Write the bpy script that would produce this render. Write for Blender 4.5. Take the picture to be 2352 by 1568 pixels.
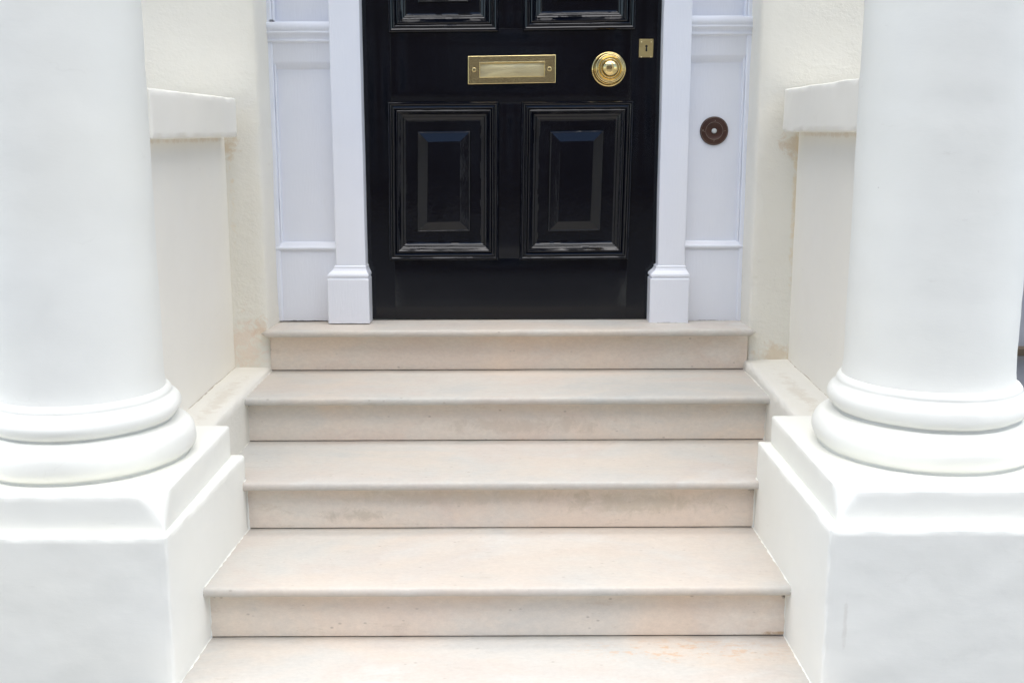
import bpy, bmesh, math, random
from mathutils import Vector, noise
random.seed(4)
R = math.radians
for o in list(bpy.data.objects): bpy.data.objects.remove(o)
SC = bpy.context.scene
COL = SC.collection

# ---------------------------------------------------------------- camera, sky, sun, exposure
PITCH, FPX, EYE, DIST = R(10.8), 2528.0, 0.664, 3.894
cd = bpy.data.cameras.new('camera'); cam = bpy.data.objects.new('camera', cd); COL.objects.link(cam)
cam.location = (0, -DIST, EYE); cam.rotation_euler = (R(90)-PITCH, 0, 0)
cd.sensor_width = 36; cd.lens = 36*FPX/2352; cd.clip_start = .02; cd.clip_end = 500
SC.camera = cam
SUN_EL, SUN_AZ = R(84), R(15)          # azimuth measured from +Y clockwise; thin cloud spreads the high sun over much of the sky
w = bpy.data.worlds.new('World'); SC.world = w; w.use_nodes = True
nt = w.node_tree; bg = nt.nodes['Background']
sky = nt.nodes.new('ShaderNodeTexSky'); sky.sky_type = 'NISHITA'; sky.sun_disc = False
sky.sun_elevation = SUN_EL; sky.sun_rotation = SUN_AZ
sky.air_density = 1.0; sky.dust_density = 0.6; sky.ozone_density = 1.0
nt.links.new(sky.outputs[0], bg.inputs[0]); bg.inputs[1].default_value = .105
sl = bpy.data.lights.new('sun', 'SUN'); so = bpy.data.objects.new('sun', sl); COL.objects.link(so)
sl.energy = 3.1; sl.angle = R(98); sl.color = (1.0, .95, .868)
d = Vector((math.sin(SUN_AZ)*math.cos(SUN_EL), math.cos(SUN_AZ)*math.cos(SUN_EL), math.sin(SUN_EL)))
so.rotation_euler = d.to_track_quat('Z', 'Y').to_euler(); so.location = d*20
SC.view_settings.view_transform = 'Standard'; SC.view_settings.look = 'None'
SC.view_settings.exposure = 1.40; SC.view_settings.gamma = 1
SC.view_settings.use_curve_mapping = False

# ---------------------------------------------------------------- helpers
def P(x, y, D):
    """photo pixel (2352 wide) -> X, Z on the upright plane that stands D metres from the camera"""
    a = PITCH + math.atan((y-784)/FPX); t = math.tan(a)
    return (x-1176)/FPX*D*(math.cos(PITCH)+t*math.sin(PITCH)), EYE-D*t
def Y(D): return D-DIST
def fbm(p, f, o=3):
    s = 0; a = 1
    for i in range(o):
        s += a*noise.noise(p*f+Vector((7.3*i, 1.7, 3.1))); f *= 2.1; a *= .5
    return s
def link(name, me, mat=None, parent=None, smooth=True, sharp=None):
    o = bpy.data.objects.new(name, me); COL.objects.link(o)
    if mat: me.materials.append(mat)
    if parent: o.parent = parent
    for f in me.polygons: f.use_smooth = smooth
    if sharp: me.set_sharp_from_angle(angle=R(sharp))
    return o
def tag(o, label=None, cat=None, group=None, kind=None):
    if label: o['label'] = label
    if cat: o['category'] = cat
    if group: o['group'] = group
    if kind: o['kind'] = kind
    return o
def empty(name, loc, label, cat, group=None):
    o = bpy.data.objects.new(name, None); COL.objects.link(o); o.empty_display_size = .1
    return tag(o, label, cat, group, 'thing')
def mesh(name, vs, fs):
    me = bpy.data.meshes.new(name); me.from_pydata([tuple(v) for v in vs], [], fs); me.update(); return me
def weld(me, dist=1e-5, recalc=True):
    bm = bmesh.new(); bm.from_mesh(me); bmesh.ops.remove_doubles(bm, verts=bm.verts, dist=dist)
    if recalc: bmesh.ops.recalc_face_normals(bm, faces=bm.faces)
    bm.to_mesh(me); bm.free(); me.update(); return me
def cuts(lo, hi, r, seg):
    L = hi-lo; s = {0, L}
    for k in (.12, .3, .6, 1.0):
        if k*r < L/2: s |= {k*r, L-k*r}
    a, b = min(r, L/2), max(L-r, L/2)
    n = max(1, int((b-a)/seg))
    for i in range(1, n): s.add(a+(b-a)*i/n)
    return [lo+v for v in sorted(s)]
def rbox(lo, hi, r=.006, seg=.03, amp=0., freq=14., warp=None, edge=0., faces='xXyYzZ', big=None):
    """box with rounded, slightly uneven edges; amp = lumps of the surface, edge = extra wear along the arrises"""
    lo = Vector(lo); hi = Vector(hi); r = min(r, *( (hi-lo)*.49 ))
    C = [cuts(lo[i], hi[i], r, seg) for i in range(3)]
    vs = []; fs = []
    for f in faces:
        ax = 'xyz'.index(f.lower()); u, v = [(1, 2), (2, 0), (0, 1)][ax]; val = hi[ax] if f.isupper() else lo[ax]
        base = len(vs); nu, nv = len(C[u]), len(C[v])
        for j in range(nv):
            for i in range(nu):
                p = Vector((0, 0, 0)); p[ax] = val; p[u] = C[u][i]; p[v] = C[v][j]
                c = Vector([min(max(p[k], lo[k]+r), hi[k]-r) for k in range(3)])
                n = p-c
                if n.length > 1e-9: n.normalize()
                q = c+n*r
                if amp or edge:
                    k = sum(1 for t in range(3) if abs(n[t]) > .12)
                    a = amp*fbm(p, freq) + (amp*.5*noise.noise(p*2.3+Vector((3, 9, 1))) if amp else 0)
                    if k > 1: a += edge*(noise.noise(p*freq*2.6)-.35)
                    q = q+n*a
                if warp: q = warp(q)
                vs.append(q)
        for j in range(nv-1):
            for i in range(nu-1):
                a = base+j*nu+i; fq = (a, a+1, a+1+nu, a+nu)
                fs.append(fq if f.isupper() else fq[::-1])
    return vs, fs
def box(name, lo, hi, mat, parent=None, smooth=True, **k):
    vs, fs = rbox(lo, hi, **k)
    return link(name, weld(mesh(name, vs, fs)), mat, parent, smooth)
def joined(name, parts, mat, parent=None, smooth=True):
    V = []; F = []
    for vs, fs in parts:
        b = len(V); V += list(vs); F += [tuple(i+b for i in f) for f in fs]
    return link(name, weld(mesh(name, V, F)), mat, parent, smooth)
def lathe(prof, cx, cy, n=96, amp=0., freq=12., axis='z', caps=True):
    vs = []; fs = []
    for k, (r, h) in enumerate(prof):
        for i in range(n):
            t = 2*math.pi*i/n; c, s = math.cos(t), math.sin(t)
            p = Vector((c*r, s*r, h))
            if amp:
                a = amp*fbm(p, freq)+amp*.8*noise.noise(Vector((c*r*3, s*r*3, h*26)))
                p += Vector((c, s, 0))*a
            if axis == 'y': p = Vector((p.x, -p.z, p.y))
            vs.append(p+Vector((cx, cy, 0)) if axis == 'z' else p)
    for k in range(len(prof)-1):
        for i in range(n):
            j = (i+1) % n; fs.append((k*n+i, k*n+j, (k+1)*n+j, (k+1)*n+i))
    for k, rv in ((0, True), (len(prof)-1, False)):
        if caps and prof[k][0] > 1e-4:
            f = tuple(k*n+i for i in range(n)); fs.append(f[::-1] if rv else f)
    return vs, fs
def arc(cr, ch, r, a0, a1, n=10, sy=1):
    return [(cr+r*math.cos(R(a0+(a1-a0)*i/n)), ch+r*sy*math.sin(R(a0+(a1-a0)*i/n))) for i in range(n+1)]

# ---------------------------------------------------------------- materials
class N:
    def __init__(s, name):
        s.m = bpy.data.materials.new(name); s.m.use_nodes = True; s.t = s.m.node_tree
        s.b = s.t.nodes['Principled BSDF']; s.tc = s.t.nodes.new('ShaderNodeTexCoord').outputs['Object']
    def n(s, typ, **k):
        o = s.t.nodes.new('ShaderNode'+typ)
        for a, v in k.items(): setattr(o, a, v)
        return o
    def l(s, a, b): s.t.links.new(a, b)
    def noise(s, scale, detail=4, rough=.55, stretch=None, dist=0, off=None):
        o = s.n('TexNoise'); o.inputs['Scale'].default_value = scale; o.inputs['Detail'].default_value = detail
        o.inputs['Roughness'].default_value = rough; o.inputs['Distortion'].default_value = dist
        v = s.tc
        if stretch or off:
            mp = s.n('Mapping'); s.l(v, mp.inputs[0])
            if stretch: mp.inputs['Scale'].default_value = stretch
            if off: mp.inputs['Location'].default_value = off
            v = mp.outputs[0]
        s.l(v, o.inputs['Vector']); return o.outputs['Fac']
    def ramp(s, fac, *stops):
        o = s.n('ValToRGB'); s.l(fac, o.inputs[0]); e = o.color_ramp.elements
        while len(e) < len(stops): e.new(.5)
        for i, (p, c) in enumerate(stops):
            e[i].position = p; e[i].color = (c, c, c, 1) if isinstance(c, (int, float)) else (*c, 1)
        return o.outputs[0]
    def mix(s, fac, a, b, mode='MIX'):
        o = s.n('Mix', data_type='RGBA', blend_type=mode)
        for v, i in ((fac, 0), (a, 6), (b, 7)):
            if isinstance(v, (int, float)): o.inputs[i].default_value = v
            elif isinstance(v, tuple): o.inputs[i].default_value = (*v, 1)
            else: s.l(v, o.inputs[i])
        return o.outputs[2]
    def math(s, op, a, b=0.):
        o = s.n('Math', operation=op)
        for v, i in ((a, 0), (b, 1)):
            if isinstance(v, (int, float)): o.inputs[i].default_value = v
            else: s.l(v, o.inputs[i])
        return o.outputs[0]
    def col(s, v):
        if isinstance(v, tuple): s.b.inputs['Base Color'].default_value = (*v, 1)
        else: s.l(v, s.b.inputs['Base Color'])
    def set(s, **k):
        for a, v in k.items():
            i = s.b.inputs[a.replace('_', ' ')]
            if isinstance(v, (int, float)): i.default_value = v
            else: s.l(v, i)
    def bump(s, h, dist, strength=1.):
        o = s.n('Bump'); o.inputs['Distance'].default_value = dist; o.inputs['Strength'].default_value = strength
        s.l(h, o.inputs['Height'])
        if s.b.inputs['Normal'].is_linked: s.l(s.b.inputs['Normal'].links[0].from_socket, o.inputs['Normal'])
        s.l(o.outputs[0], s.b.inputs['Normal'])

def stains_and_shade(m, c, lst):
    for (x, y, z, rx, ry, rz, colr, k) in lst:
        mp = m.n('Mapping'); m.l(m.tc, mp.inputs[0])
        mp.inputs['Location'].default_value = (-x/rx, -y/ry, -z/rz); mp.inputs['Scale'].default_value = (1/rx, 1/ry, 1/rz)
        ln = m.n('VectorMath', operation='LENGTH'); m.l(mp.outputs[0], ln.inputs[0])
        q = m.math('ADD', ln.outputs['Value'], m.math('MULTIPLY', m.math('SUBTRACT', m.noise(28, 6, .7, dist=.6), .5), 3.4))
        c = m.mix(m.math('MULTIPLY', m.ramp(q, (.35, 1.), (1.2, 0.)), k), c, colr)
    return c
def stucco(name, base, brush=.6, rough_tex=.0, specks=True, stain=None):  # stain holds stains and the painted shadow line under the copings
    m = N(name)
    tone = m.noise(2.3, 5, .6)
    c = m.mix(m.ramp(tone, (.3, 0.), (.7, 1.)), tuple(v*.965 for v in base), tuple(min(1, v*1.02) for v in base))
    warm = m.noise(1.4, 3, .5, off=(4, 2, 7))
    c = m.mix(m.math('MULTIPLY', m.ramp(warm, (.45, 0.), (.75, 1.)), .35), c, (base[0]*.99, base[1]*.965, base[2]*.90))
    if specks:
        v = m.n('TexVoronoi'); v.inputs['Scale'].default_value = 9; m.l(m.tc, v.inputs['Vector'])
        dd = m.ramp(m.math('ADD', v.outputs['Distance'], m.math('MULTIPLY', m.noise(60, 2), .03)), (.022, 1.), (.036, 0.))
        keep = m.ramp(m.noise(5, 2, off=(9, 1, 2)), (.52, 0.), (.56, 1.))
        c = m.mix(m.math('MULTIPLY', m.math('MULTIPLY', dd, keep), .5), c, (.33, .29, .24))
        sc = m.ramp(m.noise(7, 6, .75, stretch=(1, 1, 5)), (.66, 0.), (.72, 1.))
        c = m.mix(m.math('MULTIPLY', sc, .16), c, (.5, .45, .38))
    ck = m.n('TexVoronoi', feature='DISTANCE_TO_EDGE'); ck.inputs['Scale'].default_value = 1.9
    wn = m.n('TexNoise'); wn.inputs['Scale'].default_value = 5; wn.inputs['Detail'].default_value = 5; m.l(m.tc, wn.inputs['Vector'])
    wv = m.n('Mix', data_type='RGBA', blend_type='LINEAR_LIGHT'); wv.inputs[0].default_value = .16; m.l(m.tc, wv.inputs[6]); m.l(wn.outputs['Color'], wv.inputs[7]); m.l(wv.outputs[2], ck.inputs['Vector'])
    cm = m.math('MULTIPLY', m.ramp(ck.outputs['Distance'], (.0, 1.), (.0045, 0.)), m.ramp(m.noise(3, 2, off=(6, 6, 1)), (.53, 0.), (.6, 1.)))
    c = m.mix(m.math('MULTIPLY', cm, .08), c, (.5, .45, .38))
    if stain:
        c = stains_and_shade(m, c, stain)
    m.col(c)
    m.set(Roughness=m.ramp(m.noise(18, 3), (.3, .55), (.7, .72))); m.b.inputs['Specular IOR Level'].default_value = .35
    m.bump(m.noise(38, 6, .7, stretch=(1, 1, 2.8)), .0005*brush)        # horizontal brush strokes
    m.bump(m.noise(6, 3, .5), .003)
    if rough_tex:
        pm = m.ramp(m.noise(2.2, 3, off=(1, 3, 3)), (.4, .25), (.62, 1.))
        m.bump(m.math('MULTIPLY', pm, m.noise(95, 5, .65, dist=.4)), .0020*rough_tex)
        m.bump(m.math('MULTIPLY', pm, m.ramp(m.noise(34, 4, .6, stretch=(1, 1, 1.6)), (.45, 0.), (.75, 1.))), .0011*rough_tex)
    return m.m
CREAM = (.81, .782, .695)
TAN = (.62, .46, .28)
M_COL = stucco('painted_masonry', (.86, .857, .802))
M_PED = stucco('painted_plinth', (.885, .88, .82), brush=.6, stain=[(.742, -1.603, -.405, .006, .05, .07, (.6, .56, .49), .3), (-.80, -1.55, -.72, .05, .05, .02, (.5, .45, .38), .4)])
M_WALL = stucco('painted_render', CREAM, rough_tex=1.0, brush=.3, stain=[
    (-.95, -.20, .62, .05, .09, .055, TAN, .55), (-.94, -.2, .45, .014, .03, .3, (.78, .64, .42), .6),
    (-.92, -.19, -.07, .09, .05, .12, (.78, .56, .42), .38), (.95, -.16, .62, .06, .08, .05, TAN, .55),
    (.955, -.16, .45, .013, .03, .28, (.74, .6, .38), .6), (.92, -.16, -.1, .10, .05, .05, (.66, .5, .32), .5),
    (-.86, -.2, .0, .04, .05, .05, (.7, .5, .33), .5)])
M_LOW = stucco('painted_low_wall', (.885, .852, .77), brush=.35, stain=[
    (-.945, -.6, .637, .03, .7, .008, TAN, .28), (.945, -.6, .654, .03, .7, .008, TAN, .28)])  # tan strip paints the shadow line under each coping
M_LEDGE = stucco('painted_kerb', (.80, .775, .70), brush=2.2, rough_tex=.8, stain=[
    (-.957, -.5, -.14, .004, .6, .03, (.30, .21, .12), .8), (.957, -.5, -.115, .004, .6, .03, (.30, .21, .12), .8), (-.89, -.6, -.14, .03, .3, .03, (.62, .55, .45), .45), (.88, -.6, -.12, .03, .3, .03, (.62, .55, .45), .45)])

def stone(name, tint, lst=()):
    m = N(name)
    T = lambda v: tuple(x*t for x, t in zip(v, tint))
    big = m.noise(1.7, 6, .62, stretch=(1, 1.3, 2), dist=.5)
    c = m.ramp(big, (.34, T((.535, .52, .49))), (.46, T((.60, .56, .51))), (.55, T((.595, .53, .475))), (.66, T((.63, .60, .56))))
    pink = m.ramp(m.noise(2.6, 5, .6, stretch=(.7, 1, 1), dist=.8, off=(3, 5, 1)), (.48, 0.), (.62, 1.))
    c = m.mix(m.math('MULTIPLY', pink, .6), c, T((.655, .565, .480)))
    grey = m.ramp(m.noise(3.4, 6, .65, stretch=(.6, 1, 1), off=(8, 1, 4)), (.52, 0.), (.66, 1.))
    c = m.mix(m.math('MULTIPLY', grey, .5), c, T((.56, .55, .52)))
    fine = m.noise(95, 4, .8, stretch=(.6, 1, 1))
    c = m.mix(1., c, m.ramp(fine, (.3, .92), (.7, 1.04)), 'MULTIPLY')
    v = m.n('TexVoronoi'); v.inputs['Scale'].default_value = 36
    mp = m.n('Mapping'); mp.inputs['Scale'].default_value = (.55, 1, 1); m.l(m.tc, mp.inputs[0]); m.l(mp.outputs[0], v.inputs['Vector'])
    keep = m.ramp(m.noise(9, 3, off=(2, 2, 2)), (.47, 0.), (.55, 1.))
    dots = m.math('MULTIPLY', m.ramp(v.outputs['Distance'], (.04, 1.), (.12, 0.)), keep)
    c = m.mix(m.math('MULTIPLY', dots, .5), c, (.26, .21, .16))
    fl = m.ramp(m.noise(22, 6, .78, stretch=(.3, 1, 1), off=(5, 0, 0)), (.60, 0.), (.70, 1.))
    c = m.mix(m.math('MULTIPLY', fl, .45), c, T((.44, .38, .31)))
    mp = m.n('Mapping'); m.l(m.tc, mp.inputs[0])          # rust-coloured freckles on the lowest tread
    sx, sy, sz = .34, .08, .05
    mp.inputs['Location'].default_value = (-.42/sx, 1.36/sy, .60/sz); mp.inputs['Scale'].default_value = (1/sx, 1/sy, 1/sz)
    ln = m.n('VectorMath', operation='LENGTH'); m.l(mp.outputs[0], ln.inputs[0])
    near = m.ramp(ln.outputs['Value'], (.3, 1.), (1.5, 0.))
    rs = m.ramp(m.noise(46, 5, .75, stretch=(.5, 1, 1), off=(1, 8, 0)), (.52, 0.), (.60, 1.))
    c = m.mix(m.math('MULTIPLY', m.math('MULTIPLY', near, rs), .5), c, (.60, .34, .15))
    c = stains_and_shade(m, c, lst)
    m.col(c); m.set(Roughness=m.ramp(m.noise(12, 4), (.3, .45), (.7, .66)))
    m.b.inputs['Specular IOR Level'].default_value = .35
    m.bump(m.noise(45, 5, .6), .0007); m.bump(m.noise(4, 3), .002)
    return m.m
GRIME = (.10, .09, .075)
M_STONE = stone('worn_limestone_cool_lit', (.975, .99, .985))  # cool sky light on the treads is put into the tint
M_RISER = stone('riser_limestone_warm_lit', (1.36, 1.31, 1.25), [  # same stone, warm bounce light put into the tint; the listed stains are real
    (-.15, -.9, -.355, .42, .2, .028, (.58, .50, .38), .3), (.35, -.9, -.375, .25, .2, .035, (.55, .47, .34), .4),
    (-.45, -.9, -.41, .10, .2, .02, (.44, .38, .29), .4), (.05, -.5, -.25, .3, .2, .03, (.55, .47, .38), .4),
    (-.755, -1.28, -.488, .010, .1, .012, GRIME, .9), (.69, -1.28, -.488, .012, .1, .014, GRIME, .9),
    (.685, -.9, -.335, .02, .1, .01, GRIME, .8), (-.835, -.5, -.185, .01, .1, .01, GRIME, .7), (.70, -1.28, -.59, .05, .1, .006, (.5, .33, .18), .8)])
def plain(name, c, rough, metal=0., bump=0., bs=40, var=.06):
    m = N(name)
    m.col(m.mix(m.ramp(m.noise(6, 4), (.3, 0.), (.7, 1.)), tuple(v*(1-var) for v in c), tuple(v*(1+var) for v in c)))
    m.set(Roughness=rough, Metallic=metal)
    if bump: m.bump(m.noise(bs, 4), bump)
    return m.m
def wood_white():
    m = N('gloss_white_paint')
    c = m.mix(m.ramp(m.noise(3, 4), (.3, 0.), (.7, 1.)), (.79, .812, .875), (.82, .84, .90))
    g = m.ramp(m.noise(16, 6, .75, off=(2, 6, 1)), (.68, 0.), (.74, 1.))
    c = m.mix(m.math('MULTIPLY', g, .15), c, (.45, .42, .38))
    c = stains_and_shade(m, c, [(-.73, -.03, 0, .1, .06, .0045, (.08, .07, .06), .8), (.71, -.03, .002, .1, .06, .0035, (.12, .10, .08), .6), (-.57, -.08, 0, .09, .05, .003, (.2, .18, .15), .5),
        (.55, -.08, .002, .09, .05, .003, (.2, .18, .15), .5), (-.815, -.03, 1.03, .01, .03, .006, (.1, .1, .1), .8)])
    m.col(c); m.set(Roughness=m.ramp(m.noise(9, 3), (.3, .28), (.7, .4)))
    m.bump(m.noise(60, 4, .6, stretch=(3, 3, .35)), .0006); m.bump(m.noise(9, 3), .0014)
    return m.m
M_WHITE = wood_white()
def door_black():
    m = N('gloss_black_paint')
    s = m.noise(5, 6, .65, stretch=(1, 1, .7), dist=.5)
    c = m.ramp(s, (.42, (.0010, .0018, .0050)), (.62, (.0022, .003, .0065)), (.8, (.008, .008, .010)))
    m.col(c)
    low = m.n('SeparateXYZ'); m.l(m.tc, low.inputs[0])
    scuff = m.ramp(low.outputs['Z'], (.05, 1.), (.24, 0.))
    rr = m.math('ADD', m.ramp(m.noise(7, 6, .7, stretch=(.5, 1, 1)), (.4, .07), (.75, .17)), m.math('MULTIPLY', scuff, .05))
    m.set(Roughness=rr); m.b.inputs['IOR'].default_value = 1.46
    m.bump(m.noise(26, 4, .6, stretch=(1, 1, .5)), .00035)
    m.bump(m.noise(110, 3, .6), .00015)
    return m.m
M_BLACK = door_black()
def brass(name, c, rough, patina):
    m = N(name)
    t = m.noise(30, 5, .7, stretch=(.4, 1, 1.5))
    m.col(m.mix(m.math('MULTIPLY', m.ramp(t, (.4, 0.), (.7, 1.)), patina), c, (c[0]*.55, c[1]*.58, c[2]*.62)))
    m.set(Metallic=1., Roughness=m.ramp(t, (.3, rough*.7), (.7, rough*1.4)))
    m.bump(m.noise(60, 3), .0004)
    return m.m
M_BRASS = brass('polished_brass', (.86, .66, .30), .11, .25)
M_BRASSP = brass('brushed_brass', (.80, .65, .33), .2, .12)
M_BRASSF = brass('worn_brass', (.92, .79, .46), .42, .25)
M_BRASSK = brass('dull_brass', (.62, .50, .24), .42, .2)
M_BRONZE = plain('brown_bronze', (.055, .024, .016), .42, .3, .0003, 90, .35)
M_BTN = plain('white_button', (.52, .55, .55), .35)
M_DARK = plain('dark_gap', (.006, .006, .006), .8)
M_TICK = plain('engraved_mark', (.24, .19, .15), .5)
M_GROUT = plain('old_grout', (.20, .16, .12), .9)
M_GREY = plain('grey_paint', (.36, .37, .41), .6)
M_BROWN = plain('brown_edge', (.10, .075, .05), .7)
M_AREA = plain('dark_basement', (.035, .028, .025), .8)
M_PAVE = plain('paving_stone', (.36, .345, .32), .85, bump=.002)

# ---------------------------------------------------------------- ground (below the frame; lights and reflects)
pv = N('ground_material')
bk = pv.n('TexBrick'); bk.inputs['Scale'].default_value = 1.; bk.inputs['Brick Width'].default_value = .75; bk.inputs['Row Height'].default_value = .6
bk.inputs['Mortar Size'].default_value = .008; bk.inputs['Color1'].default_value = (.19, .185, .175, 1); bk.inputs['Color2'].default_value = (.15, .147, .14, 1)
bk.inputs['Mortar'].default_value = (.09, .085, .08, 1); pv.l(pv.tc, bk.inputs['Vector']); pv.col(bk.outputs[0]); pv.set(Roughness=.85)
def sheet(name, x0, x1, y0, y1, z, mat):
    return tag(link(name, mesh(name, [(x0, y0, z), (x1, y0, z), (x1, y1, z), (x0, y1, z)], [(0, 1, 2, 3)]), mat), kind='structure')
sheet('ground', -150, 150, -160, 160, -.80, plain('earth', (.22, .21, .19), .9))
tag(box('pavement', (-30, -5.6, -.9), (30, -1.3, -.75), pv.m, seg=5, r=.01), kind='structure')
sheet('road', -60, 60, -13.5, -5.6, -.795, plain('asphalt', (.06, .06, .062), .85, bump=.002))

# ---------------------------------------------------------------- the flight of steps
H = .15; TH = .024; TILT = .0035
ND = [3.685, 3.332, 2.950, 2.572, 2.14]        # distance of each nosing from the camera
RD = [3.738, 3.376, 2.994, 2.616, 2.19]        # distance of each riser face
def tilt(p): return Vector((p.x, p.y, p.z+TILT*p.x))
def tread(x0, x1, yb, yf, z, ends=False):
    r = TH/2; prof = [(yb, z-TH), (yb, z)]
    n = 9
    prof += [(yf+r+(yb-yf-r)*(1-k/n), z) for k in range(1, n)]
    prof += [(yf+r*.65-r*.65*math.sin(R(a)), z-r+r*math.cos(R(a))) for a in range(0, 181, 15)]
    xs = [x0+(x1-x0)*i/90 for i in range(91)]
    vs = []
    for x in xs:
        for (yy, zz) in prof:
            p = Vector((x, yy, zz)); e = max(0, 1-(yy-yf)/.05)
            a = .0007*fbm(p, 9)+.0012*e*min(0, noise.noise(Vector((x*17, z*9, 3)))+.1)
            sx = x
            if ends:                     # bullnose turned round the free ends
                t = max(0, abs(x-(x0+x1)/2)-((x1-x0)/2-r))
                k = 1-math.sqrt(max(0, 1-(t/r)**2)) if t > 0 else 0
                zc = z-r; p = Vector((sx, yy+k*r*.9, zc+(zz-zc)*(1-k*.85)))
            vs.append(tilt(p+Vector((0, a, a))))
    m = len(prof); fs = []
    for i in range(len(xs)-1):
        for j in range(m):
            k = (j+1) % m; fs.append((i*m+j, i*m+k, (i+1)*m+k, (i+1)*m+j))
    fs += [tuple(range(m)), tuple((len(xs)-1)*m+j for j in range(m))[::-1]]
    return weld(mesh('tread', vs, fs))
XL = [(-.856, .833), (-.85, .82), (-.86, .83), (-.79, .72), (-.80, .72)]
RL = [(-.838, .815), (-.85, .82), (-.86, .83), (-.79, .72), (-.80, .72)]
st = empty('stone_steps', (0, 0, 0), 'pale limestone steps with rounded nosings climbing to the black door', 'steps')
for k in range(5):
    z = -H*k
    yb = Y(3.95) if k == 0 else Y(RD[k-1])+.03
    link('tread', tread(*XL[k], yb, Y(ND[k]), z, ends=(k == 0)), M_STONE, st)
    zb = z-H+.0025 if k < 4 else -.76
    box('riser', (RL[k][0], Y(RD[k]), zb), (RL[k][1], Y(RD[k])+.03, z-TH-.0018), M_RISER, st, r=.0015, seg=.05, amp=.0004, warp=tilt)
    # dark joint behind the riser foot and under the nosing
    box('joint', (RL[k][0]+.002, Y(RD[k])+.006, z-H-.001 if k < 4 else -.76), (RL[k][1]-.002, Y(RD[k])+.026, z-TH+.002), M_GROUT, st, r=.001, seg=.3, warp=tilt)

# ---------------------------------------------------------------- columns on their pedestals
def ragged(path, side, wmin=.0005, wmax=.0055, h=.0012, seed=0, step=.006):
    """uneven bead of paint where a painted face meets the stone: path of (x, y, z, nx, ny, nz) with normal of the stone"""
    pts = []
    for a, b in zip(path[:-1], path[1:]):
        L = (Vector(b[:3])-Vector(a[:3])).length; n = max(1, int(L/step))
        for i in range(n): pts.append([a[k]+(b[k]-a[k])*i/n if k < 3 else a[k] for k in range(6)])
    pts.append(list(path[-1][:3])+pts[-1][3:])
    vs = []; fs = []
    for i, q in enumerate(pts):
        p = Vector(q[:3]); n = Vector(q[3:])
        u = max(0, .5+.9*noise.noise(p*55+Vector((seed, 0, 0)))+.3*noise.noise(p*160))
        w_ = wmin+(wmax-wmin)*u; hh = h*(.6+.8*u)
        s = Vector((side, 0, 0))
        vs += [p-s*.012-n*.003, p-s*.005+n*hh*1.5, p+s*w_*.45+n*hh*.8, p+s*w_-n*.002]
        if i:
            b = 4*i
            for j in range(3): fs.append((b-4+j, b-3+j, b+1+j, b+j))
    return vs, fs
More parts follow.
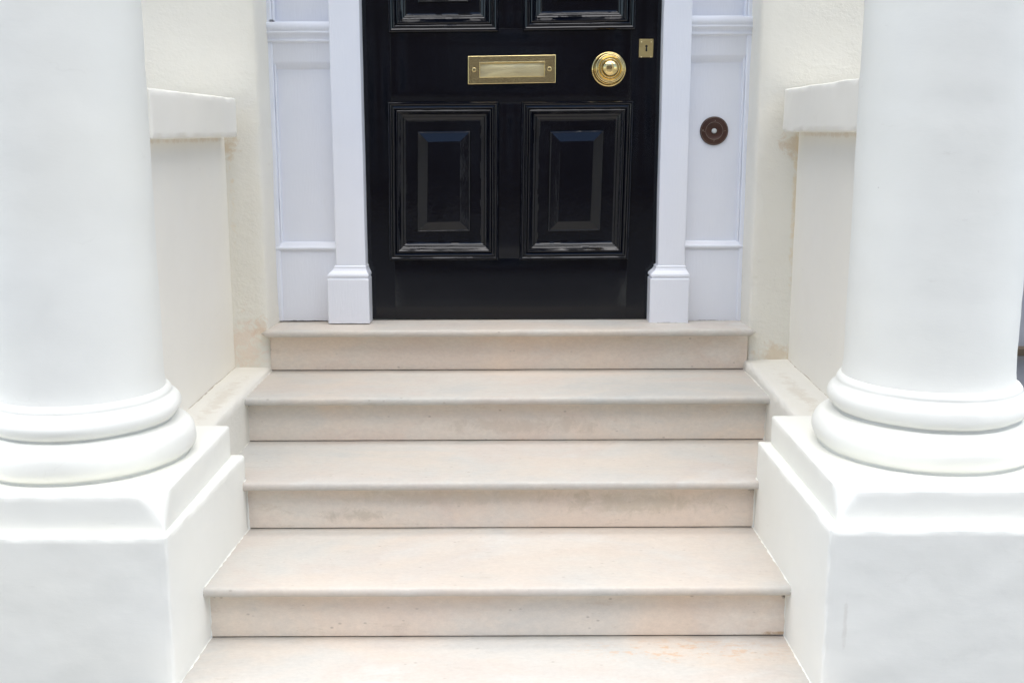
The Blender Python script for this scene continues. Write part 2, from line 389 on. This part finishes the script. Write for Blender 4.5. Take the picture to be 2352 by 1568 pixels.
def column(side, cx, D, ztop, zlow, capz, dfront_cap, dfront_low, xin_cap, xin_low_back, xin_low_front, zs, zm, label):
    cy = Y(D); s = side
    c = empty('column', (0, 0, 0), label, 'column')
    # shaft
    prof = [(.205, zs-.01), (.2045, zs+.004), (.2025, zs+.014), (.2005, zs+.03)]
    zz = zs+.05
    while zz < 3.28: prof.append((.2-.004*(zz-zs)/3.2, zz)); zz += .03
    prof.append((.196, 3.3))
    vs, fs = lathe(prof, cx, cy, 144, .0016, 6); link('shaft', weld(mesh('shaft', vs, fs)), M_COL, c)
    # upper torus
    hu = (zs-zm)/2; zc = (zs+zm)/2
    prof = [(.19, zs+.008), (.205, zs+.006), (.2115, zs+.002), (.2155, zs-.004), (.2172, zs-.009), (.2166, zs-.0115), (.2190, zs-.0142)]
    prof += arc(.238-hu*.93, zc-.005, hu*.93, 55, -62, 14, .86)+[(.222, zm+.003), (.205, zm-.004), (.19, zm-.005)]
    vs, fs = lathe(prof[::-1], cx, cy, 200, .0052, 6); link('upper_torus', weld(mesh('t', vs, fs)), M_COL, c)
    hl = (zm-capz)/2; zc = (zm+capz)/2
    prof = [(.20, zm+.004), (.222, zm+.001), (.230, zm-.002)]+arc(.271-hl, zc-.001, hl, 72, -58, 14)+[(.256, capz-.01), (.2, capz-.012)]
    vs, fs = lathe(prof[::-1], cx, cy, 200, .0055, 6); link('lower_torus', weld(mesh('t', vs, fs)), M_COL, c)
    # pedestal cap, its front inner arris cut to a splay
    xo = cx+s*.325
    yb = Y(2.97); yf = Y(dfront_cap)
    xa, xb = sorted((xin_cap, xo))
    corner = Vector((xin_cap, yf, zlow+.012)); n = Vector((-s, -1, .62 if s > 0 else .75)).normalized()
    sharp = .004 if s > 0 else .0
    def cut(p):
        dd = (p-corner).dot(n)+sharp
        if dd > 0: p = p-n*dd*(.95 if s > 0 else .75)
        return p
    box('pedestal_cap', (xa, yf, zlow-.01), (xb, yb, capz), M_PED, c, r=.007, seg=.012, amp=.0010, freq=11, edge=.0014, warp=cut)
    def taper(p):
        if (p.x-cx)*s < 0:
            t = (p.y-Y(dfront_low))/(Y(2.985)-Y(dfront_low))
            w_ = ((xo-p.x)/(xo-xin_low_front))
            p = Vector((p.x+(xin_low_back-xin_low_front)*t*w_, p.y, p.z))
        return p
    xa, xb = sorted((xin_low_front, xo+s*.04))
    box('pedestal', (xa, Y(dfront_low), -.78), (xb, Y(2.985), zlow), M_PED, c, r=.0065, seg=.012, amp=.0010, freq=11, edge=.0022, warp=taper)
    # bead of paint against treads and risers
    def xi(y): return xin_low_front+(xin_low_back-xin_low_front)*(y-Y(dfront_low))/(Y(2.985)-Y(dfront_low))
    path = []
    def add(y, z, nx): path.append((xi(y), y, z+TILT*xi(y), *nx))
    add(Y(2.985), -2*H, (0, 0, 1)); add(Y(ND[2])+.016, -2*H, (0, 0, 1)); add(Y(ND[2]), -2*H-.012, (0, -1, 0)); add(Y(RD[2]), -2*H-TH, (0, -1, 0))
    add(Y(RD[2]), -3*H, (0, 0, 1)); add(Y(ND[3])+.016, -3*H, (0, 0, 1)); add(Y(ND[3]), -3*H-.012, (0, -1, 0)); add(Y(RD[3]), -3*H-TH, (0, -1, 0))
    add(Y(RD[3]), -4*H, (0, 0, 1)); add(Y(2.30), -4*H, (0, 0, 1))
    joined('paint_bead', [ragged(path, -s, seed=s*3)], M_PED, c)
    return c
column(-1, -1.077, 2.68, 2.5, -.229, -.140, 2.369, 2.345, -.787, -.753, -.777, .030, -.048,
       'thick white painted column on a square pedestal left of the steps')
column(1, 1.030, 2.67, 2.5, -.190, -.111, 2.322, 2.291, .722, .690, .697, .065, -.022,
       'thick white painted column on a square pedestal right of the steps')

# ---------------------------------------------------------------- low side walls between the columns and the house
def side_wall(s, zl_back, zl_front, xk, zc0, zc1, xc, dend, label):
    c = empty('low_wall', (0, 0, 0), label, 'low wall')
    xw = .957*s
    xa, xb = sorted((xw, s*1.17))
    box('wall', (xa, Y(2.80), -.78), (xb, Y(3.745), zc0+.01), M_LOW, c, r=.008, seg=.025, amp=.0016, freq=5)
    xa, xb = sorted((xc, s*1.24))
    box('coping', (xa, Y(2.80), zc0), (xb, Y(dend), zc1), M_LOW, c, r=.006, seg=.014, amp=.002, freq=8, edge=.003)
    def slope(p):
        t = (p.y-Y(2.9))/(Y(3.74)-Y(2.9))
        return Vector((p.x, p.y, p.z+(t*(zl_back-zl_front) if p.z > -.3 else 0)))
    xa, xb = sorted((xk, xw+s*.02))
    box('kerb', (xa, Y(2.90), -.78), (xb, Y(3.752), zl_front), M_LEDGE, c, r=.014, seg=.013, amp=.0024, freq=9, edge=.004, warp=slope)
    path = [(xk, Y(RD[0]), -H+TILT*xk, 0, 0, 1), (xk, Y(ND[1])+.016, -H+TILT*xk, 0, 0, 1), (xk, Y(ND[1]), -H-.012+TILT*xk, 0, -1, 0),
            (xk, Y(RD[1]), -H-TH+TILT*xk, 0, -1, 0), (xk, Y(RD[1]), -2*H+TILT*xk, 0, 0, 1), (xk, Y(2.95), -2*H+TILT*xk, 0, 0, 1)]
    joined('paint_bead', [ragged(path, -s, seed=5+s)], M_LEDGE, c)
    return c
side_wall(-1, -.136, -.143, -.835, .644, .770, -.900, 3.672, 'low cream rendered wall with flat coping behind the left column')
side_wall(1, -.112, -.132, .803, .662, .800, .893, 3.700, 'low cream rendered wall with flat coping behind the right column')

# ---------------------------------------------------------------- house wall with its door opening
hw = empty('house_wall', (0, 0, 0), 'cream rendered house wall around the recessed black front door', 'wall')
def jamb(s, xf, xbk, df, xo):
    def wp(p):
        if (p.x-s*1.0)*s < 0:
            t = (p.y-Y(df))/.35; k = min(1, (s*1.0-p.x)*s/.15)
            p = Vector((p.x+(xbk-xf)*t*k*1.5, p.y, p.z))
        return p
    xa, xb = sorted((xf, xo))
    return rbox((xa, Y(df), -.9), (xb, Y(df)+.35, 6.2), r=.010, seg=.028, amp=.0022, freq=7, edge=.0035, warp=wp)
joined('wall', [jamb(-1, -.838, -.822, 3.722, -2.6)], M_WALL, hw)
joined('wall', [jamb(1, .816, .808, 3.738, 1.62)], M_WALL, hw)
box('wall', (-.86, Y(3.735), 2.35), (.84, Y(3.735)+.3, 6.2), M_WALL, hw, r=.01, seg=.1, amp=.002)
# ragged foot of the render where it meets kerb
# ---------------------------------------------------------------- door surround
sr = empty('door_surround', (0, 0, 0), 'glossy white timber surround framing the black front door', 'door frame')
def band(x0, x1, prof, n=36, wob=.0008):
    """moulding swept along X; prof = list of (y, z) from bottom to top"""
    vs = []; fs = []; m = len(prof)
    for i in range(n+1):
        x = x0+(x1-x0)*i/n
        for (yy, zz) in prof:
            q = wob*fbm(Vector((x, yy, zz)), 12); vs.append(Vector((x, yy+q, zz+q)))
    for i in range(n):
        for j in range(m-1): fs.append((i*m+j, (i+1)*m+j, (i+1)*m+j+1, i*m+j+1))
    fs += [tuple(range(m)), tuple(n*m+j for j in range(m))[::-1]]
    return vs, fs
def pilaster(s, xa, xb, zz, label):
    """recessed side panel: base, dado rails, sunk panels"""
    x0, x1 = sorted((xa, xb)); c = link('side_panel', mesh('e', [], []), None, sr)
    bpy.data.objects.remove(c)
    yp = Y(3.868)
    zb0, zb1, zp, z1, z2, z3, z4 = zz
    parts = [rbox((x0, yp+.010, -.002), (x1, yp+.06, z4+.0), r=.002, seg=.05, amp=.0005)]
    parts += [rbox((x0, yp-.004, .001), (x1, yp+.02, zb0), r=.003, seg=.04, amp=.0008)]
    o = joined('side_panel', parts, M_WHITE, sr)
    # base moulding
    pr = [(yp+.012, zb0-.002), (yp-.004, zb0-.001), (yp-.006, zb0+.003), (yp-.004, zb0+.0055), (yp-.011, zb0+.009), (yp-.0125, zb0+.015), (yp-.009, zb0+.020), (yp-.003, zb0+.0225), (yp-.003, zb1-.002), (yp+.004, zb1), (yp+.012, zb1+.001)]
    joined('moulding', [band(x0, x1, pr)], M_WHITE, o)
    # rail under which the lower panel is sunk (ovolo soffit)
    pr = [(yp+.012, zp-.012), (yp+.008, zp-.008), (yp+.003, zp), (yp-.004, zp+.010), (yp-.006, zp+.016), (yp-.006, z1), (yp-.008, z1+.003), (yp-.014, z1+.006), (yp-.0155, z1+.010), (yp-.011, z1+.014),
          (yp-.012, z1+.016), (yp-.013, z2-.008), (yp-.020, z2-.002), (yp-.021, z2+.002), (yp-.018, z2+.006), (yp-.020, z2+.008), (yp-.022, z3-.002), (yp-.019, z3), (yp+.03, z3+.002)]
    joined('rail', [band(x0, x1, pr)], M_WHITE, o)
    # upper part, set farther back
    joined('upper_panel', [rbox((x0, yp+.028, z3-.01), (x1, yp+.07, 2.2), r=.002, seg=.08, amp=.0005)], M_WHITE, o)
    # vertical bead against the wall
    xo = xa; xi_ = xa-s*.018
    a, b = sorted((xo+s*.006, xi_))
    joined('bead', [rbox((a, yp-.010, .0), (b, yp+.03, 2.2), r=.006, seg=.05, amp=.0008),
                    rbox((min(xi_, xi_-s*.008), yp-.002, .0), (max(xi_, xi_-s*.008), yp+.03, 2.2), r=.004, seg=.05, amp=.0008)], M_WHITE, o)
    return o
pilaster(-1, -.832, -.600, (.247, .281, .882, .957, .992, 1.026, 1.03), 'left')
pilaster(1, .815, .595, (.254, .286, .905, .980, 1.012, 1.045, 1.05), 'right')
def architrave(s, xin, xout, pin, pout, df):
    a, b = sorted((xin, xout)); yf = Y(df)
    arc_ = box('door_jamb', (a, yf, .17), (b, Y(3.93), 2.25), M_WHITE, sr, r=.003, seg=.04, amp=.0008, freq=5)
    a, b = sorted((pin, pout)); zt = .160
    # plinth block, topped by an ogee that closes back to the jamb
    levels = [(0, .0015), (0, zt-.004), (-.0035, zt), (-.0035, zt+.003), (0, zt+.007), (-.0005, zt+.013), (-.005, zt+.020), (-.010, zt+.026), (-.0135, zt+.034), (-.0135, zt+.040), (-.018, zt+.043)]
    ja, jb = sorted((xin, xout)); vs = []; fs = []
    yb = Y(3.93); y0 = yf-.018
    for (o_, z) in levels:
        k = min(1, -o_/.018)
        xa = a+(ja-a)*k; xb = b+(jb-b)*k; yy = y0+.018*k-.0005
        for (x, y) in ((xa, yb), (xa, yy+.002), (xa+.002, yy), (xb-.002, yy), (xb, yy+.002), (xb, yb)): vs.append((x, y, z))
    for l in range(len(levels)-1):
        for j in range(6): k = (j+1) % 6; fs.append((l*6+j, l*6+k, l*6+6+k, l*6+6+j))
    fs += [tuple(range(6))[::-1], tuple(len(vs)-6+j for j in range(6))]
    link('plinth_block', weld(mesh('p', vs, fs)), M_WHITE, arc_, smooth=False)
architrave(-1, -.512, -.615, -.500, -.645, 3.828)
architrave(1, .510, .605, .483, .620, 3.835)
box('head', (-.83, Y(3.83), 2.2), (.81, Y(3.93), 2.36), M_WHITE, sr, r=.004, seg=.1)

# ---------------------------------------------------------------- the door
door = empty('front_door', (0, 0, 0), 'glossy black panelled front door with brass furniture', 'door')
YD = Y(3.894)
def rect_frames(corners, prof, field=None):
    """mitred moulding: corners TL,TR,BR,BL as (x,z) on the door face; prof = (inset, out) pairs; ends with a flat field"""
    TL, TR, BR, BL = [Vector(c) for c in corners]
    def inset(d, q):
        x0 = (TL.x+BL.x)/2; x1 = (TR.x+BR.x)/2
        tl = Vector((TL.x+d, TL.y-d)); tr = Vector((TR.x-d, TR.y-d)); br = Vector((BR.x-d, BR.y+d)); bl = Vector((BL.x+d, BL.y+d))
        return (tl, tr, br, bl)
    n = 70; vs = []; fs = []
    for (d_, out) in prof:
        cs = inset(d_, out)
        for e in range(4):
            a, b = cs[e], cs[(e+1) % 4]
            for i in range(n):
                p = a+(b-a)*i/n
                wv = .0005*fbm(Vector((p.x, p.y, d_*3)), 14, 2)
                vs.append(Vector((p.x+wv, YD-out-wv*.6, p.y+wv)))
    m = 4*n
    for k in range(len(prof)-1):
        for i in range(m):
            j = (i+1) % m; fs.append((k*m+i, k*m+j, (k+1)*m+j, (k+1)*m+i))
    fs.append(tuple((len(prof)-1)*m+i for i in range(m)))
    return vs, fs
mm = .001
PROF = [(-.0005, -.003), (0, .005), (.0015, .012), (.005, .0155), (.009, .0155), (.0125, .013), (.0145, .0095), (.017, .0105), (.021, .0115), (.0235, .0105), (.026, .0065), (.028, .008), (.031, .0095),
        (.034, .009), (.038, .005), (.042, .0005), (.046, -.0035), (.050, -.006), (.053, -.0065), (.056, -.0085), (.0600, -.0105), (.066, -.012), (.069, -.012)]
RAISE = [(.100, -.012), (.1015, -.0065), (.1040, -.0055), (.1055, -.0062), (.1345, .0035), (.1360, .0041), (.1385, .0041)]
def pan(tl, tr, br, bl): return [P(*c, 3.894) for c in (tl, tr, br, bl)]
pL = pan((891.4, 234.5), (1146.6, 233.1), (1145.3, 597), (894.6, 598.3))
pR = pan((1197.5, 233.6), (1455, 231.6), (1443, 595.5), (1193, 597.5))
x0, z0 = P(893, 76, 3.894); x1, z1 = P(1145, 74, 3.894)
uL = [(x0-.002, 1.95), (x1+.002, 1.95), (x1, z1), (x0, z0)]
x0, z0 = P(1201, 72, 3.894); x1, z1 = P(1459, 69, 3.894)
uR = [(x0-.002, 1.95), (x1+.002, 1.95), (x1, z1), (x0, z0)]
# door leaf with real openings for the sunk panels: stiles and rails
XA, XB, ZB, ZT = -.530, .528, .0035, 2.21
def leafpart(x0, x1, z0, z1): return rbox((x0, YD, z0), (x1, YD+.045, z1), r=.0008, seg=.06, amp=.0004, freq=4)
gx = .004
Lx0 = max(pL[0][0], pL[3][0], uL[0][0], uL[3][0])+gx; Lx1 = min(pL[1][0], pL[2][0], uL[1][0], uL[2][0])-gx
Rx0 = max(pR[0][0], pR[3][0], uR[0][0], uR[3][0])+gx; Rx1 = min(pR[1][0], pR[2][0], uR[1][0], uR[2][0])-gx
lz0 = max(pL[2][1], pL[3][1], pR[2][1], pR[3][1])+gx; lz1 = min(pL[0][1], pL[1][1], pR[0][1], pR[1][1])-gx; uz0 = max(uL[2][1], uL[3][1], uR[2][1], uR[3][1])+gx
lf = joined('leaf', [leafpart(XA, Lx0, ZB, ZT), leafpart(Rx1, XB, ZB, ZT), leafpart(Lx0, Rx1, ZB, lz0), leafpart(Lx1, Rx0, lz0, lz1), leafpart(Lx0, Rx1, lz1, uz0),
       leafpart(Lx1, Rx0, uz0, 1.95), leafpart(Lx0, Rx1, 1.945, ZT),
       rbox((XA, YD+.050, ZB), (XB, YD+.056, ZT), r=.001, seg=.5)], M_BLACK, door, smooth=True)
for cs in (pL, pR, uL, uR):
    o = joined('door_panel', [rect_frames(cs, PROF+RAISE)], M_BLACK, door); o.data.set_sharp_from_angle(angle=R(14))
# letter plate
def quadplate(cs, y0, th, r, name, mat, parent, hole=None):
    TL, TR, BR, BL = [Vector(c) for c in cs]
    def ring(q, y): return [Vector((c.x, y, c.y)) for c in q]
    def ins(q, d): return [Vector((q[0].x+d, q[0].y-d)), Vector((q[1].x-d, q[1].y-d)), Vector((q[2].x-d, q[2].y+d)), Vector((q[3].x+d, q[3].y+d))]
    rings = [ring(cs_ := [TL, TR, BR, BL], y0), ring(cs_, y0-th+r), ring(ins(cs_, r*.3), y0-th+r*.3), ring(ins(cs_, r), y0-th)]
    if hole:
        hq = [Vector(c) for c in hole]
        rings += [ring(ins(hq, -r), y0-th), ring(ins(hq, -r*.3), y0-th-.0004), ring(hq, y0-th+r*.5), ring(ins(hq, .0004), y0+.004)]
    vs = []; fs = []
    for rg in rings: vs += rg
    for k in range(len(rings)-1):
        for i in range(4):
            j = (i+1) % 4; fs.append((k*4+i, k*4+j, k*4+4+j, k*4+4+i))
    if not hole: fs.append(tuple((len(rings)-1)*4+i for i in range(4)))
    return link(name, weld(mesh(name, vs, fs)), mat, parent, smooth=False)
lp = [P(*c, 3.888) for c in ((1075, 129.5), (1276.5, 126.3), (1276, 190.5), (1075, 194.2))]
lh = [P(*c, 3.888) for c in ((1102, 144.5), (1250.5, 142), (1250, 175.5), (1102, 178.5))]
plate = quadplate(lp, YD+.001, .0105, .0016, 'letter_plate', M_BRASSP, door, lh)
lhx = [Vector(c) for c in lh]
def flap():
    n, m_ = 30, 12; vs = []; fs = []
    for j in range(m_+1):
        for i in range(n+1):
            u = i/n; v = j/m_
            p = (lhx[0]*(1-u)+lhx[1]*u)*(1-v)+(lhx[3]*(1-u)+lhx[2]*u)*v
            e = min(u*5, (1-u)*5, 1)*min(v*3.0, (1-v)*3.0+.3, 1)
            dent = .0030*noise.noise(Vector((u*5, v*1.6, 2)))
            vs.append(Vector((p.x, YD-.0008-.0022*e-dent*.25-.0035*v, p.y)))
    for j in range(m_):
        for i in range(n): a = j*(n+1)+i; fs.append((a, a+1, a+n+2, a+n+1))
    return mesh('flap', vs, fs)
link('flap', weld(flap()), M_BRASSF, plate)
def disc(name, cx, cz, y, prof, mat, parent, n=64, smooth=True):
    vs, fs = lathe(prof, 0, 0, n, axis='y', caps=(name not in ('ring', 'bell_plate'))); vs = [v+Vector((cx, y, cz)) for v in vs]
    return link(name, weld(mesh(name, vs, fs)), mat, parent, smooth)
for px, py in ((1089, 161), (1262, 159)):
    x, z = P(px, py, 3.888); disc('bolt_head', x, z, YD-.0093, [(.0080, 0), (.0065, .0010), (.003, .0015), (.0001, .0016)], M_BRASSP, plate, 24)
# centre knob: stepped rose, dished ring and ball
kx, kz = P(1398.5, 159.5, 3.888); 
disc('rose', kx, kz, YD, [(.0590, -.001), (.0595, .003), (.0585, .0065), (.0555, .0088), (.052, .0090), (.0495, .0078), (.0480, .0085), (.0478, .0110), (.0465, .0125), (.044, .0130), (.03, .0130)], M_BRASS, door, 96)
knob = disc('knob', kx+.0008, kz+.0015, YD, [(.030, .010), (.034, .026), (.046, .034), (.0500, .0385), (.0505, .0405), (.0495, .0435), (.0470, .0462), (.0448, .0470), (.0434, .0462), (.0428, .0478),
     (.0415, .0492), (.0402, .0490), (.0390, .0478), (.0365, .0455), (.0335, .0445), (.0310, .0450), (.0296, .0466)]+[(.0296*math.cos(R(a)), .0470+.0230*math.sin(R(a))) for a in range(6, 90, 6)]+[(.0001, .0700)], M_BRASS, door, 96)
# lock plate with keyhole
ep = [P(*c, 3.89) for c in ((1468.5, 90), (1501.2, 90), (1500, 132), (1467.5, 132))]
lk = quadplate(ep, YD+.001, .0035, .0006, 'lock_plate', M_BRASSK, door)
ex, ez = P(1485, 106.5, 3.89)
vs = [(ex+.0042*math.cos(R(a)), YD-.0031, ez+.0042*math.sin(R(a))) for a in range(-60, 241, 20)]
vs += [(ex-.0031, YD-.0031, ez-.0165), (ex, YD-.0031, ez-.0180), (ex+.0031, YD-.0031, ez-.0165)]
link('keyhole', mesh('k', vs, [tuple(range(len(vs)))[::-1]]), M_DARK, lk)
for dx, dz in ((-.017, .014), (.016, .014), (-.017, -.036), (.016, -.036)):
    disc('screw', ex+dx, ez+dz, YD-.0022, [(.0022, 0), (.0020, .0006), (.0001, .0008)], M_BRASSF, lk, 16)

# ---------------------------------------------------------------- doorbell
bx, bz = P(1642, 301, 3.86); yb_ = Y(3.868)+.0105
bell = empty('doorbell', (0, 0, 0), 'round brown bronze doorbell with a white push button on the white side panel', 'doorbell')
disc('bell_plate', bx, bz, yb_, [(.0488, 0), (.0488, .004), (.0470, .0062), (.0455, .0066), (.0305, .0072), (.0295, .0078), (.0288, .0070), (.018, .0058), (.0115, .0046), (.0100, .0050), (.0092, .0046), (.0088, .002)], M_BRONZE, bell, 80)
disc('ring', bx, bz, yb_, [(.0302, .006), (.0301, .0082), (.0293, .0082), (.0292, .006)], M_TICK, bell, 80)
disc('ring', bx, bz, yb_, [(.0458, .005), (.0457, .0072), (.0450, .0072), (.0449, .005)], M_TICK, bell, 80)
disc('push_button', bx, bz, yb_, [(.0086, .0), (.0086, .0070), (.0078, .0086), (.005, .0096), (.0001, .0100)], M_BTN, bell, 40)
def tick(x, z, w_, h_): 
    return rbox((bx+x-w_/2, yb_-.0076, bz+z-h_/2), (bx+x+w_/2, yb_-.0064, bz+z+h_/2), r=.0002, seg=.1)
def letter(txt, x, z, rot, size):
    cu = bpy.data.curves.new('letter', 'FONT'); cu.body = txt; cu.size = size; cu.extrude = .0004; cu.align_x = 'CENTER'; cu.align_y = 'CENTER'
    t = bpy.data.objects.new('tmp', cu); COL.objects.link(t)
    dg = bpy.context.evaluated_depsgraph_get(); me = bpy.data.meshes.new_from_object(t.evaluated_get(dg)); bpy.data.objects.remove(t)
    o = link('letter', me, M_TICK, bell, False)
    o.rotation_euler = (R(90), rot, 0); o.location = (bx+x, yb_-.0074, bz+z)
letter('R', -.0385, .001, 0, .010)
for a in ((.0365, 0, .0075, .0009), (0, -.0335, .0012, .0060), (.002, .0355, .0022, .0022), (-.0335, -.002, .002, .002)): joined('mark', [tick(*a)], M_TICK, bell)

# ---------------------------------------------------------------- neighbouring wall glimpsed past the right column
nb = empty('neighbouring_wall', (0, 0, 0), 'grey painted neighbouring wall glimpsed past the right column', 'wall')
box('wall', (1.62, Y(4.25), -.42), (6, Y(4.6), 6.2), M_GREY, nb, r=.004, seg=.5)
box('ledge', (1.62, Y(4.20), -.195), (6, Y(4.26), -.165), M_BROWN, nb, r=.003, seg=.5)
box('footing', (1.62, Y(4.245), -.9), (6, Y(4.6), -.425), M_AREA, nb, r=.004, seg=.5)

# ---------------------------------------------------------------- unseen beam added across the columns to shape the light, no roof
pr = empty('added_beam', (0, 0, 0), 'white beam added across the two thick columns, unseen, to shape the light', 'added beam')
RZ = 3.3
box('added_entablature', (-1.33, Y(2.46), RZ), (1.28, Y(2.88), RZ+.25), M_COL, pr, r=.01, seg=.3)

# ---------------------------------------------------------------- unseen terrace added behind the camera: blocks low sky, darkens door reflections
bm_ = N('added_brick_wall'); bk = bm_.n('TexBrick'); bk.inputs['Scale'].default_value = 1.; bk.inputs['Brick Width'].default_value = .22; bk.inputs['Row Height'].default_value = .075
bk.inputs['Mortar Size'].default_value = .006; bk.inputs['Color1'].default_value = (.10, .065, .048, 1); bk.inputs['Color2'].default_value = (.07, .05, .04, 1); bk.inputs['Mortar'].default_value = (.12, .11, .10, 1)
mp = bm_.n('Mapping'); mp.inputs['Rotation'].default_value = (R(90), 0, 0); bm_.l(bm_.tc, mp.inputs[0]); bm_.l(mp.outputs[0], bk.inputs['Vector']); bm_.col(bk.outputs[0]); bm_.set(Roughness=.85)
M_PANE = plain('added_window_glass', (.03, .035, .04), .08)
for k in range(3):
    xo = -14+k*9.4
    h = empty('added_house', (0, 0, 0), ('brown brick house added across the street, unseen, for light and door reflections, %s' % ('west end', 'middle', 'east end')[k]), 'house', 'added houses across the street')
    box('wall', (xo, -19, -.8), (xo+9.38, -15.6, 9.6), bm_.m, h, r=.02, seg=3)
    box('parapet', (xo, -15.7, 9.6), (xo+9.38, -15.45, 10.0), M_COL, h, r=.02, seg=3)
    for fl in range(3):
        for j in range(3):
            wx = xo+1.0+j*2.8; wz = .2+fl*2.9
            f = box('window', (wx, -15.63, wz), (wx+1.3, -15.55, wz+2.0), M_WHITE, h, r=.01, seg=3)
            box('pane', (wx+.1, -15.56, wz+.1), (wx+1.2, -15.54, wz+1.9), M_PANE, f, r=.002, seg=3)
